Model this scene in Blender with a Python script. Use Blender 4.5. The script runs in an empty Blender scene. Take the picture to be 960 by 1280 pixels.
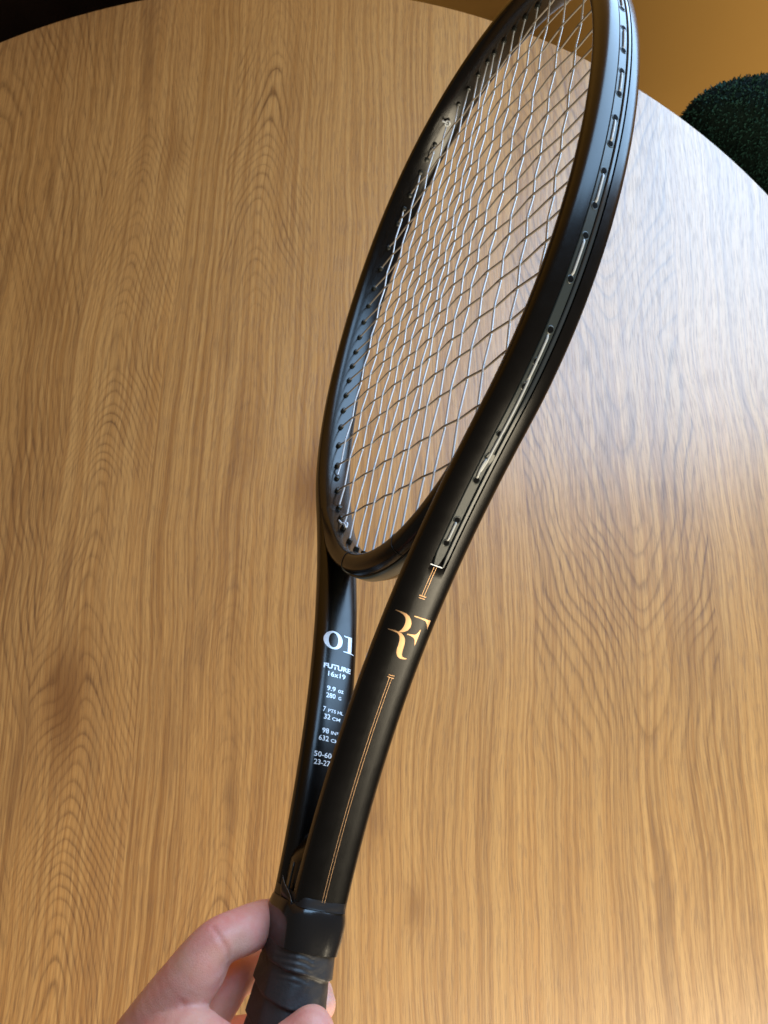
import bpy, bmesh, math, random
import numpy as np
from mathutils import Matrix, Vector
random.seed(7); rng = np.random.default_rng(7)
S = bpy.context.scene
COL = S.collection

# ------------------------------------------------------------------ camera, world, light, exposure
# E maps "right, down, forward" directions of the phone to the room (X right, Y away, Z up)
_n = np.array([math.sin(math.radians(15))*math.sin(math.radians(8)), math.sin(math.radians(15))*math.cos(math.radians(8)), math.cos(math.radians(15))])
_Y = np.array([0, -1.0, 0]) - np.dot([0, -1.0, 0], _n)*_n; _Y /= np.linalg.norm(_Y)
_X = np.cross(_Y, -_n)
E = np.array([_X, _Y, -_n])
CAMZ = 1.43
cam = bpy.data.cameras.new('camera'); camo = bpy.data.objects.new('camera', cam); COL.objects.link(camo)
m = np.eye(4); m[:3, 0] = E @ [1, 0, 0]; m[:3, 1] = E @ [0, -1, 0]; m[:3, 2] = E @ [0, 0, -1]; m[:3, 3] = [0, 0, CAMZ]
camo.matrix_world = Matrix(m.tolist())
cam.sensor_fit = 'VERTICAL'; cam.sensor_height = 32.0; cam.lens = 881.66/1280*32.0
cam.clip_start = 0.02; cam.clip_end = 50
cam.dof.use_dof = True; cam.dof.focus_distance = 0.36; cam.dof.aperture_fstop = cam.lens/1000/0.0011
S.camera = camo

w = bpy.data.worlds.new('World'); S.world = w; w.use_nodes = True
bg = w.node_tree.nodes['Background']; bg.inputs[0].default_value = (1.0, 0.86, 0.70, 1); bg.inputs[1].default_value = 0.10

def area(name, loc, target, size, size_y, power, color):
    l = bpy.data.lights.new(name, 'AREA'); l.shape = 'RECTANGLE'; l.size = size; l.size_y = size_y; l.energy = power; l.color = color
    o = bpy.data.objects.new(name, l); COL.objects.link(o); o.location = loc
    d = Vector(target) - Vector(loc); o.rotation_euler = d.to_track_quat('-Z', 'Y').to_euler()
    return o
area('window_light', (1.52, 1.33, 2.25), (1.52, 0.0, 2.25), 2.0, 2.8, 132, (0.38, 0.66, 1.0))
area('room_light', (0.85, -2.05, 1.65), (0.1, -0.1, 0.8), 2.4, 1.2, 98, (1.0, 0.86, 0.62))
vs = S.view_settings
S.display_settings.display_device = 'sRGB'
vs.view_transform = 'Standard'; vs.look = 'None'; vs.exposure = 0.1; vs.gamma = 1.0; vs.use_curve_mapping = False
S.render.engine = 'CYCLES'

# ------------------------------------------------------------------ node helpers
def mat(name):
    mt = bpy.data.materials.new(name); mt.use_nodes = True
    nt = mt.node_tree
    return mt, nt, nt.nodes['Principled BSDF']
class N:
    def __init__(s, nt): s.nt = nt
    def new(s, t, **k):
        n = s.nt.nodes.new(t)
        for a, b in k.items(): setattr(n, a, b)
        return n
    def link(s, a, b): s.nt.links.new(a, b)
    def put(s, sock, v):
        if hasattr(v, 'is_linked') or isinstance(v, bpy.types.NodeSocket): s.link(v, sock)
        else: sock.default_value = v
    def math(s, op, a, b=0.0, c=None):
        n = s.new('ShaderNodeMath', operation=op); s.put(n.inputs[0], a); s.put(n.inputs[1], b)
        if c is not None: s.put(n.inputs[2], c)
        return n.outputs[0]
    def xyz(s, x, y, z=0.0):
        n = s.new('ShaderNodeCombineXYZ'); s.put(n.inputs[0], x); s.put(n.inputs[1], y); s.put(n.inputs[2], z); return n.outputs[0]
    def noise(s, vec, scale, detail=2.0, rough=0.5, dist=0.0):
        n = s.new('ShaderNodeTexNoise'); s.put(n.inputs['Vector'], vec); n.inputs['Scale'].default_value = scale
        n.inputs['Detail'].default_value = detail; n.inputs['Roughness'].default_value = rough; n.inputs['Distortion'].default_value = dist
        return n.outputs[0]
    def ramp(s, f, stops, interp='LINEAR'):
        n = s.new('ShaderNodeValToRGB'); n.color_ramp.interpolation = interp
        el = n.color_ramp.elements
        while len(el) < len(stops): el.new(0.5)
        for e, (p, c) in zip(el, stops):
            e.position = p; e.color = (*c, 1) if len(c) == 3 else c
        s.put(n.inputs[0], f); return n.outputs[0]
    def mix(s, f, a, b, mode='MIX'):
        n = s.new('ShaderNodeMix', data_type='RGBA', blend_type=mode); s.put(n.inputs[0], f)
        for i, v in ((6, a), (7, b)):
            if isinstance(v, tuple): n.inputs[i].default_value = (*v, 1) if len(v) == 3 else v
            else: s.link(v, n.inputs[i])
        return n.outputs[2]
    def bump(s, h, strength, dist):
        n = s.new('ShaderNodeBump'); s.put(n.inputs['Height'], h); n.inputs['Strength'].default_value = strength; n.inputs['Distance'].default_value = dist
        return n.outputs[0]

# ------------------------------------------------------------------ materials
def wood_material():
    mt, nt, P = mat('oak_veneer'); n = N(nt)
    tc = n.new('ShaderNodeTexCoord'); sp = n.new('ShaderNodeSeparateXYZ'); n.link(tc.outputs['Object'], sp.inputs[0])
    u0, v = sp.outputs[0], sp.outputs[1]
    # gentle sideways wander of the fibres
    wv = n.noise(n.xyz(n.math('MULTIPLY', u0, 1.5), n.math('MULTIPLY', v, 1.0)), 2.2, 3, .5)
    wv2 = n.noise(n.xyz(n.math('MULTIPLY', u0, 14), n.math('MULTIPLY', v, 5)), 1.0, 2, .5)
    u = n.math('ADD', u0, n.math('MULTIPLY', n.math('SUBTRACT', wv, .5), .045))
    u = n.math('ADD', u, n.math('MULTIPLY', n.math('SUBTRACT', wv2, .5), .007))
    # knots (position, radii, strength)
    knots = [(-.102, .205, .020, .038, 1.0), (-.330, .010, .022, .050, .9), (-.322, -.035, .016, .05, .5), (.003, -.175, .008, .020, .8), (-.045, -.105, .013, .022, .55),
             (-.270, .62, .010, .035, .6), (-.40, .43, .022, .05, .45), (-.165, .05, .006, .02, .25), (.26, .05, .02, .04, .35), (-.20, -.02, .004, .01, .3)]
    kd = None; kphase = None
    for (ku, kv, ru, rv, st) in knots:
        a = n.math('DIVIDE', n.math('SUBTRACT', u0, ku), ru); b = n.math('DIVIDE', n.math('SUBTRACT', v, kv), rv)
        d2 = n.math('ADD', n.math('MULTIPLY', a, a), n.math('MULTIPLY', b, b))
        g = n.math('MULTIPLY', n.math('POWER', 2.718, n.math('MULTIPLY', d2, -1.0)), st)
        gw = n.math('DIVIDE', st*3.2, n.math('ADD', 1.0, d2))
        kd = g if kd is None else n.math('ADD', kd, g)
        kphase = gw if kphase is None else n.math('ADD', kphase, gw)
    # strips of veneer: lookup tables keyed by position across the table
    bounds = [-.84, -.36, -.262, -.215, -.118, -.05, .11, .285, .42]
    cen    = [-.50, -.312, -.60, -.168, .20, .45, .215, .62, .56]
    slope  = [26, 60, 4, 46, 3, -3, -26, 4, 24]
    acr    = [110, 190, 150, 170, 180, 150, 105, 140, 120]
    tone   = [.30, .60, .05, .45, .65, .95, .60, 1.0, .6]
    fig    = [.75, .95, .30, 1.0, .35, .32, .95, .38, .7]
    lo, hi = -.85, .85
    t = n.math('DIVIDE', n.math('SUBTRACT', u, lo), hi-lo)
    def table(vals, vlo, vhi):
        st = [((b-lo)/(hi-lo), (((x-vlo)/(vhi-vlo)),)*3) for b, x in zip(bounds, vals)]
        c = n.ramp(t, st, 'CONSTANT')
        return n.math('ADD', n.math('MULTIPLY', c, vhi-vlo), vlo)
    uc = table(cen, -1, 1); sl = table(slope, -30, 30); ac = table(acr, 0, 300); tn = table(tone, 0, 1); fg = table(fig, 0, 1)
    du = n.math('SUBTRACT', u, uc)
    g = n.math('SQRT', n.math('ADD', n.math('MULTIPLY', du, du), .00012))
    lowv = n.noise(n.xyz(n.math('MULTIPLY', u0, 9), n.math('MULTIPLY', v, 4.0), uc), 1.0, 1, .5)
    jag = n.noise(n.xyz(n.math('MULTIPLY', u0, 60), n.math('MULTIPLY', v, 13)), 1.0, 3, .62)
    ph = n.math('ADD', n.math('MULTIPLY', g, ac), n.math('MULTIPLY', sl, v))
    ph = n.math('ADD', ph, n.math('MULTIPLY', n.math('SUBTRACT', lowv, .5), 7.0))
    ph = n.math('ADD', ph, n.math('MULTIPLY', n.math('SUBTRACT', jag, .5), .75))
    vone = n.noise(n.xyz(n.math('MULTIPLY', v, 6.5), uc, 2.0), 1.0, 2, .5)
    ph = n.math('ADD', ph, n.math('MULTIPLY', n.math('SUBTRACT', vone, .5), n.math('MULTIPLY', sl, .16)))
    ph = n.math('ADD', ph, kphase)
    fr = n.math('FRACT', ph)
    ring = n.ramp(fr, [(0.0, (.95,)*3), (.10, (.80,)*3), (.24, (.24,)*3), (.50, (.0,)*3), (.86, (.12,)*3), (1.0, (.95,)*3)])
    # every ring differs in strength, and patches fade out
    rs = n.noise(n.xyz(n.math('FLOOR', ph), 3.1, uc), 3.3, 0)
    patch = n.noise(n.xyz(n.math('MULTIPLY', u0, 7), n.math('MULTIPLY', v, 4), 4.0), 1.0, 2, .5)
    rk = n.math('MULTIPLY', ring, n.math('ADD', .05, n.math('MULTIPLY', rs, 1.3)))
    rk = n.math('MULTIPLY', rk, n.ramp(patch, [(.32, (.40,)*3), (.56, (1, 1, 1))]))
    dn = n.math('DIVIDE', du, .05); fall = n.math('ADD', .30, n.math('DIVIDE', .75, n.math('ADD', 1.0, n.math('MULTIPLY', dn, dn))))
    narrow = n.math('GREATER_THAN', n.math('ABSOLUTE', sl), 30); fall = n.math('ADD', n.math('MULTIPLY', narrow, fall), n.math('SUBTRACT', 1.0, narrow))
    midp = n.ramp(n.noise(n.xyz(n.math('MULTIPLY', u0, 34), n.math('MULTIPLY', v, 12), 9.0), 1.0, 2, .55), [(.36, (.60,)*3), (.58, (1, 1, 1))])
    env = n.ramp(n.noise(n.xyz(n.math('MULTIPLY', v, 3.4), n.math('MULTIPLY', uc, 9.0), n.math('MULTIPLY', u0, 2.5)), 1.0, 1, .5), [(.42, (.22,)*3), (.55, (1, 1, 1))])
    env = n.math('MAXIMUM', env, n.math('SUBTRACT', 1.0, narrow))
    vee = n.math('LESS_THAN', sl, -20)
    vf = n.ramp(n.math('ADD', v, .5), [(.40, (.18,)*3), (.60, (1, 1, 1))])
    env = n.math('MULTIPLY', env, n.math('ADD', n.math('MULTIPLY', vee, vf), n.math('SUBTRACT', 1.0, vee)))
    rk = n.math('MULTIPLY', n.math('MULTIPLY', n.math('MULTIPLY', rk, fg), env), n.math('MULTIPLY', fall, midp))
    # pores: short dark dashes and light flecks along the fibres
    p1 = n.noise(n.xyz(n.math('MULTIPLY', u, 800), n.math('MULTIPLY', v, 42)), 1.0, 2, .65)
    pores = n.ramp(p1, [(.50, (0, 0, 0)), (.62, (1, 1, 1))])
    p2 = n.noise(n.xyz(n.math('MULTIPLY', u, 260), n.math('MULTIPLY', v, 2.2)), 1.0, 4, .7)
    fine = n.ramp(p2, [(.40, (0, 0, 0)), (.60, (1, 1, 1))])
    p5 = n.noise(n.xyz(n.math('MULTIPLY', u, 640), n.math('MULTIPLY', v, 3.5), 5.0), 1.0, 2, .6)
    hair = n.ramp(p5, [(.42, (0, 0, 0)), (.60, (1, 1, 1))])
    p3 = n.noise(n.xyz(n.math('MULTIPLY', u, 45), n.math('MULTIPLY', v, 1.6), uc), 1.0, 3, .55)
    broad = n.ramp(p3, [(.30, (0, 0, 0)), (.70, (1, 1, 1))])
    base = n.mix(tn, (.39, .185, .052), (.565, .290, .090))
    base = n.mix(n.math('MULTIPLY', broad, .62), base, (.315, .150, .050))
    base = n.mix(n.math('MULTIPLY', hair, .34), base, (.20, .090, .028))
    base = n.mix(n.math('MULTIPLY', fine, .58), base, (.71, .415, .150))
    p4 = n.noise(n.xyz(n.math('MULTIPLY', u, 30), n.math('MULTIPLY', v, 3.2), 7.7), 1.0, 3, .6)
    flame = n.ramp(p4, [(.60, (0, 0, 0)), (.70, (1, 1, 1))])
    base = n.mix(n.math('MULTIPLY', flame, .50), base, (.24, .115, .040))
    base = n.mix(n.math('MULTIPLY', rk, 1.0), base, (.125, .050, .016))
    base = n.mix(n.math('MULTIPLY', pores, n.math('ADD', .30, n.math('MULTIPLY', rk, .50))), base, (.13, .056, .018))
    kk = n.math('MINIMUM', n.math('MULTIPLY', kd, n.math('ADD', .55, n.math('MULTIPLY', jag, .35))), .8)
    base = n.mix(kk, base, (.20, .078, .018))
    # a few specks
    vo = n.new('ShaderNodeTexVoronoi'); n.link(tc.outputs['Object'], vo.inputs['Vector']); vo.inputs['Scale'].default_value = 8
    speck = n.ramp(vo.outputs['Distance'], [(.0, (1, 1, 1)), (.012, (.7,)*3), (.022, (0, 0, 0))])
    base = n.mix(n.math('MULTIPLY', speck, .55), base, (.10, .05, .02))
    n.link(base, P.inputs['Base Color'])
    rr = n.math('ADD', .40, n.math('MULTIPLY', pores, .10)); n.link(rr, P.inputs['Roughness'])
    P.inputs['Specular IOR Level'].default_value = .9; P.inputs['Coat Weight'].default_value = .6; P.inputs['Coat Roughness'].default_value = .27; P.inputs['Coat IOR'].default_value = 1.6
    hh = n.math('SUBTRACT', n.math('MULTIPLY', pores, -.6), n.math('MULTIPLY', rk, .35))
    n.link(n.bump(hh, .22, .0006), P.inputs['Normal'])
    return mt
WOOD = wood_material()

def simple(name, color, rough, metal=0.0, spec=0.5, bump=None, var=0.0, coat=0.0, vscale=60):
    mt, nt, P = mat(name); n = N(nt)
    P.inputs['Base Color'].default_value = (*color, 1); P.inputs['Roughness'].default_value = rough
    P.inputs['Metallic'].default_value = metal; P.inputs['Specular IOR Level'].default_value = spec; P.inputs['Coat Weight'].default_value = coat
    tc = n.new('ShaderNodeTexCoord')
    if var:
        f = n.noise(tc.outputs['Object'], vscale, 3, .6)
        c = n.mix(f, tuple(x*(1-var) for x in color), tuple(min(1, x*(1+var)) for x in color)); n.link(c, P.inputs['Base Color'])
        n.link(n.math('ADD', rough-.06, n.math('MULTIPLY', f, .12)), P.inputs['Roughness'])
    if bump:
        n.link(n.bump(n.noise(tc.outputs['Object'], bump[0], 3, .6), bump[1], bump[2]), P.inputs['Normal'])
    return mt
BLACK = simple('satin_black_paint', (.0022, .0017, .0014), .235, spec=.50, bump=(2600, .10, .00006), var=.15, vscale=120)
STRIP = simple('grommet_plastic', (.034, .041, .040), .28, bump=(1500, .2, .0001))
RAIL = simple('strip_rail_gloss', (.030, .036, .040), .13, spec=.7)
GROMM = simple('grommet_black', (.012, .015, .014), .38)
BORE_SHADE = simple('bore_shade', (.002, .002, .002), .8, spec=.1)  # black painted in for the shade inside the string bores
LOOP = simple('loop_string_grey', (.50, .52, .52), .26, spec=.6)  # outer loops, toned between the main and cross strings
MAIN = simple('silver_string', (.62, .68, .76), .22, metal=.0, spec=.9, coat=.6)
CROSS = simple('grey_string', (.22, .20, .18), .30, spec=.7)
COPPER = simple('copper_foil', (.66, .40, .215), .33, metal=.85)
SILVER = simple('silver_print', (.80, .86, .93), .38, metal=.35)
RUBBER = simple('glossy_rubber', (.010, .009, .009), .16, spec=.6, bump=(200, .06, .0006))
TAPE = simple('finishing_tape', (.011, .010, .011), .40, bump=(500, .25, .0003))
GRIP = simple('grip_leather', (.028, .025, .025), .50, bump=(900, .45, .0003), var=.35, vscale=220)
WALL = simple('mustard_paint', (.60, .34, .085), .85, bump=(80, .15, .002), var=.05, vscale=3)
FLOOR = simple('floor_boards', (.20, .11, .05), .5, var=.2, vscale=5)
GREEN = simple('green_boucle', (.003, .009, .007), .95, spec=.1, bump=(260, 1.0, .004), var=.5, vscale=200)
PILE = simple('green_boucle_pile', (.014, .050, .039), .9, spec=.2, var=.4, vscale=160)
BROWN = simple('dark_brown_leather', (.016, .007, .004), .5, bump=(200, .3, .001), var=.2)
DLEG = simple('dark_metal', (.02, .02, .02), .4, metal=.5)

# ------------------------------------------------------------------ object helpers
def mesh_obj(name, verts, faces, material, parent=None, smooth=True, sharp=None):
    me = bpy.data.meshes.new(name); me.from_pydata([tuple(map(float, v)) for v in verts], [], [tuple(map(int, f)) for f in faces]); me.update()
    if smooth: me.polygons.foreach_set('use_smooth', [True]*len(me.polygons))
    if sharp is not None: me.set_sharp_from_angle(angle=math.radians(sharp))
    o = bpy.data.objects.new(name, me); COL.objects.link(o)
    if material: me.materials.append(material)
    if parent: o.parent = parent
    return o
def tag(o, **k):
    for a, b in k.items(): o[a] = b
    return o
def grid_sweep(rings, closed_path=False, caps=True):
    """rings: array (n, m, 3), each ring closed"""
    n, m = rings.shape[:2]
    V = rings.reshape(-1, 3); F = []
    for i in range(n if closed_path else n-1):
        a, b = i*m, ((i+1) % n)*m
        for j in range(m):
            k = (j+1) % m; F.append((a+j, a+k, b+k, b+j))
    if caps and not closed_path:
        F.append(tuple(range(m-1, -1, -1))); F.append(tuple((n-1)*m+j for j in range(m)))
    return V, F
def tube_rings(P, r, m=8, closed=False):
    P = np.asarray(P, float); n = len(P)
    T = np.gradient(P, axis=0)
    if closed: T = np.roll(P, -1, 0)-np.roll(P, 1, 0)
    T /= np.linalg.norm(T, axis=1)[:, None]+1e-12
    u = np.array([0, 0, 1.0]) if abs(T[0][2]) < .9 else np.array([1.0, 0, 0])
    R = []
    for i in range(n):
        u = u-np.dot(u, T[i])*T[i]; u /= np.linalg.norm(u); v = np.cross(T[i], u)
        rad = r[i] if hasattr(r, '__len__') else r
        a = np.arange(m)/m*2*np.pi
        R.append(P[i]+rad*(np.cos(a)[:, None]*u+np.sin(a)[:, None]*v))
    return np.array(R)
def tube(name, P, r, material, parent, m=8, closed=False):
    V, F = grid_sweep(tube_rings(P, r, m, closed), closed); return mesh_obj(name, V, F, material, parent)

# ------------------------------------------------------------------ room: floor, wall
def box_obj(name, lo, hi, material, parent=None, bevel=0.0):
    bm = bmesh.new(); bmesh.ops.create_cube(bm, size=1)
    for v in bm.verts:
        v.co = Vector([(lo[i]+hi[i])/2+v.co[i]*(hi[i]-lo[i]) for i in range(3)])
    if bevel: bmesh.ops.bevel(bm, geom=bm.edges[:], offset=bevel, segments=3, profile=.5, affect='EDGES')
    me = bpy.data.meshes.new(name); bm.to_mesh(me); bm.free(); me.materials.append(material)
    o = bpy.data.objects.new(name, me); COL.objects.link(o)
    if parent: o.parent = parent
    return o
fl = box_obj('floor', (-4, -3.5, -.05), (4, 1.35, 0), FLOOR); tag(fl, kind='structure')
wl = box_obj('wall', (-4, 1.35, -.05), (4, 1.45, 4.0), WALL); tag(wl, kind='structure')

# ------------------------------------------------------------------ table
TC = np.array([-.1906, .1607]); TR = .7020
table = bpy.data.objects.new('round_table', None); COL.objects.link(table); table.location = (TC[0], TC[1], 0)
tag(table, label='round oak veneer dining table under the racket, with bold cathedral grain and knots', category='table')
prof = [(0, .0), (TR-.0035, .0), (TR-.0012, -.0008), (TR, -.003), (TR, -.022), (TR-.002, -.025), (0, -.025)]
NS = 256; V = []; F = []
for i in range(NS):
    a = i/NS*2*math.pi
    for (r, z) in prof[1:-1]: V.append((r*math.cos(a), r*math.sin(a), z+.75))
k = len(prof)-2
for i in range(NS):
    j = (i+1) % NS
    for q in range(k-1): F.append((i*k+q, i*k+q+1, j*k+q+1, j*k+q))
F.append(tuple(i*k for i in range(NS))); F.append(tuple(i*k+k-1 for i in range(NS-1, -1, -1)))
top = mesh_obj('tabletop', V, F, WOOD, table, sharp=30)
def shift_uv_origin(o):   # wood coordinates are room coordinates: move the mesh so that its object origin is the room's
    for v in o.data.vertices: v.co.x += TC[0]; v.co.y += TC[1]
    o.location = (-TC[0], -TC[1], 0)
shift_uv_origin(top)
a = np.arange(48)/48*2*np.pi
rings = np.array([[(r*np.cos(t), r*np.sin(t), z) for t in a] for r, z in [(.30, 0), (.30, .012), (.27, .02), (.07, .05), (.055, .12), (.055, .62), (.09, .70), (.22, .7245)]])
Vp, Fp = grid_sweep(rings); mesh_obj('pedestal', Vp, Fp, DLEG, table)

# ------------------------------------------------------------------ racket geometry (millimetres, head centre = origin, y along the racket)
A, B = 120.142, 167.445
EN, EGG, E3, E4, E5 = 2.0406, .04605, .002112, -.002743, -.003301
def hoop_inner(th):
    c, s = np.cos(th), np.sin(th)
    x = A*np.sign(c)*np.abs(c)**(2/EN); y = B*np.sign(s)*np.abs(s)**(2/EN)
    x = x*(1+EGG*y/B); k = 1+E3*np.sin(3*th)+E4*np.cos(4*th)+E5*np.sin(5*th)
    return np.stack([x*k, y*k], -1)
def normals(c):
    d = np.gradient(c, axis=0); d /= np.linalg.norm(d, axis=1)[:, None]; return np.stack([d[:, 1], -d[:, 0]], -1)
TH = np.linspace(-np.pi, np.pi, 1441)
CI = hoop_inner(TH); CN = normals(CI); CN[0] = CN[-1] = (CN[1]+CN[-2])/np.linalg.norm(CN[1]+CN[-2])
TH0 = -.7887; W_OUT = 8.879; AX, AY, T1, T2, WA = 15.35, -318.22, 75.5, 67.76, 11.228
oc = CI+CN*W_OUT; i0 = int(np.argmin(abs(TH-TH0)))
s0 = oc[i0]; d0 = oc[i0-1]-oc[i0]; d0 /= np.linalg.norm(d0)
tt = np.linspace(0, 1, 90)[:, None]; e = np.array([AX, AY])
arm = (1-tt)**3*s0+3*(1-tt)**2*tt*(s0+d0*T1)+3*(1-tt)*tt*tt*(e+np.array([.06, 1])*T2)+tt**3*e      # outer contour of one arm, head to handle
i1 = int(np.argmin(abs(TH-np.pi/2)))
right = np.vstack([arm[::-1], oc[i0+1:i1+1]])                 # handle -> tip
# resample evenly
def resample(c, step):
    L = np.concatenate([[0], np.cumsum(np.linalg.norm(np.diff(c, axis=0), axis=1))]); n = int(L[-1]/step); s = np.linspace(0, L[-1], n+1)
    return np.stack([np.interp(s, L, c[:, k]) for k in range(c.shape[1])], -1)
right = resample(right, 2.5)
for _ in range(6): right[1:-1] = (right[:-2]+2*right[1:-1]+right[2:])/4
right[-1, 0] = 0
path = np.vstack([right, (right*[-1, 1])[-2::-1]])            # outer contour, right handle end -> tip -> left handle end
PN = normals(path)
def blend(y, y0, y1): return np.clip((y-y0)/(y1-y0), 0, 1)
def sm(t): return t*t*(3-2*t)
HB, HA = 11.0, 11.0
def half_thick(y):      # half thickness in the racket plane
    k = sm(blend(y, -230, -110)); return 5.9*(1-k)+5.45*k
def centre_in(y):       # how far the tube's centre lies inside the fitted contour
    k = sm(blend(y, -230, -110)); return (WA/2)*(1-k)+(W_OUT-5.0)*k
NSE = 3.0
def section(hw, hd, groove, n=NSE):
    """closed section, (outward offset, z); outer side carries a groove"""
    pts = []
    zs = [-3.9, -3.55, -3.5, 3.5, 3.55, 3.9]
    for z, g in zip([-4.2, -3.7, -3.45, -2.0, 0, 2.0, 3.45, 3.7, 4.2], [0, 0, 1, 1, 1, 1, 1, 0, 0]):
        pts.append((hw*(1-abs(z/hd)**n)**(1/n)-g*groove, z))
    # rest by angle from z=4.2 round the inside back to z=-4.2
    a0 = math.atan2((4.2/hd)**(n/2), (1-(4.2/hd)**n)**.5)
    for a in np.linspace(a0, 2*np.pi-a0, 42)[1:-1]:
        c, s = math.cos(a), math.sin(a); pts.append((hw*np.sign(c)*abs(c)**(2/n), hd*np.sign(s)*abs(s)**(2/n)))
    return np.array(pts)
STRIP_END = -182.0
def outer_surf(i_or_y, z, hw=None):
    pass
rings = []
for i, (p, nn) in enumerate(zip(path, PN)):
    y = p[1]; hw = half_thick(y); gd = 1.5*sm(blend(y, STRIP_END-.5, STRIP_END+1.5))
    sec = section(hw, HB, gd)
    c = p-nn*centre_in(y)
    rings.append([(c[0]+nn[0]*o, c[1]+nn[1]*o, z) for o, z in sec])
Vf, Ff = grid_sweep(np.array(rings)/1000)

# racket root: the pose it is held in
rv = np.array([-2.997609, .010132, 1.886748]); tv = np.array([33.864136, -134.249614, 390.014412])
an = np.linalg.norm(rv); kx = rv/an; K = np.array([[0, -kx[2], kx[1]], [kx[2], 0, -kx[0]], [-kx[1], kx[0], 0]])
RM = np.eye(3)+math.sin(an)*K+(1-math.cos(an))*K@K
M = np.eye(4); M[:3, :3] = E@RM; M[:3, 3] = E@(tv/1000)+np.array([0, 0, CAMZ])
racket = bpy.data.objects.new('tennis_racket', None); COL.objects.link(racket); racket.matrix_world = Matrix(M.tolist())
tag(racket, label='matte black tennis racket with copper monogram on its throat, held above the table', category='tennis racket')
frame = mesh_obj('frame', Vf, Ff, BLACK, racket, sharp=50)

# throat bridge closing the hoop between the arms
bth = np.linspace(-np.pi+.76, -.76, 90); bc = hoop_inner(bth); bn = normals(bc)
rings = []
for q, (p, nn) in enumerate(zip(bc, bn)):
    f = abs(q/(len(bc)-1)*2-1); g_ = sm(blend(f, .62, .9)); hd = 9.6+.9*g_; hw = 5.6-1.7*g_
    c = p+nn*(5.1-1.35*g_); sec = section(hw, hd, 0.0)
    rings.append([(c[0]+nn[0]*o, c[1]+nn[1]*o, z) for o, z in sec])
Vb, Fb = grid_sweep(np.array(rings)/1000); mesh_obj('throat_bridge', Vb, Fb, BLACK, racket, sharp=50)
# bridge grommet strip, on the underside of the bridge
def sweep_strip(name, cpath, cn, off0, off1, zh, material, parent, taper=True):
    rings = []; n = len(cpath)
    for q, (p, nn) in enumerate(zip(cpath, cn)):
        t = min(q, n-1-q); zz = zh*min(1, math.sqrt(max(.25, t/2.0))) if taper else zh
        cs = [(off0, -zz), (off1-.35, -zz), (off1, -zz+.5), (off1, zz-.5), (off1-.35, zz), (off0, zz)]
        rings.append([(p[0]+nn[0]*o, p[1]+nn[1]*o, z) for o, z in cs])
    V, F = grid_sweep(np.array(rings)/1000); return mesh_obj(name, V, F, material, parent, sharp=35)
sel = (bth > -2.25) & (bth < -.89)
sweep_strip('bridge_grommet_strip', bc[sel], bn[sel], 9.6, 11.6, 3.4, STRIP, racket)
for sgn in (-1, 1):      # fine moulding rib around the bridge beside the strip
    P = [(p[0]+nn[0]*9.6, p[1]+nn[1]*9.6, 6.0*sgn) for p, nn in zip(bc[sel], bn[sel])]
    tube('moulding_rib', np.array(P)/1000, .0006, BLACK, racket, 6)
# seam rings where the bridge is bonded
for ang in (-1.78, -1.36):
    p = hoop_inner(np.array([ang-.001, ang, ang+.001])); nn = normals(p)[1]; c = p[1]+nn*5.1
    sec = section(5.68, 9.72, 0.0)
    P = [(c[0]+nn[0]*o, c[1]+nn[1]*o, z) for o, z in sec]
    tube('seam_line', np.array(P)/1000, .00022, GROMM, racket, 5, closed=True)

# wedge where the two arms meet above the handle
wy = np.linspace(-292, -325, 14); rings = []
for y in wy:
    xo = np.interp(y, arm[::-1, 1], arm[::-1, 0]) if y > AY else AX
    hwx = max(1.5, xo-WA*.55); k = sm(blend(-y, 291, 303)); hd = 4.5+5.6*k
    aa = np.arange(24)/24*2*np.pi
    rings.append([(hwx*np.sign(math.cos(t))*abs(math.cos(t))**.6, y, hd*np.sign(math.sin(t))*abs(math.sin(t))**.6) for t in aa])
Vw, Fw = grid_sweep(np.array(rings)/1000); mesh_obj('throat_wedge', Vw, Fw, BLACK, racket)
P = [(0.6, y, 10.25) for y in np.linspace(-303, -320, 8)]
tube('seam_line', np.array(P)/1000, .00028, STRIP, racket, 5)

# long grommet strip lying in the groove of the hoop
pm = (path[:, 1] > STRIP_END)
gp, gn = path[pm], PN[pm]
cin = np.array([half_thick(y)-centre_in(y) for y in gp[:, 1]])
gsurf = gp+gn*cin[:, None]          # outermost line of the tube
def lane(name, off0, off1, z0, z1, material):
    rings = []; n_ = len(gsurf)
    for q, (p, nn) in enumerate(zip(gsurf, gn)):
        t_ = min(q, n_-1-q); e_ = min(1, .55+.25*t_); zm, zh = (z0+z1)/2, (z1-z0)/2*e_
        cs = [(off0, zm-zh), (off1-.3, zm-zh), (off1, zm-zh+.3), (off1, zm+zh-.3), (off1-.3, zm+zh), (off0, zm+zh)]
        rings.append([(p[0]+nn[0]*o, p[1]+nn[1]*o, z) for o, z in cs])
    V_, F_ = grid_sweep(np.array(rings)/1000); return mesh_obj(name, V_, F_, material, racket, sharp=35)
lane('grommet_strip', -1.45, -.45, -1.15, 3.05, STRIP)
lane('strip_rail', -1.45, -.05, -3.15, -1.45, RAIL)
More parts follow.
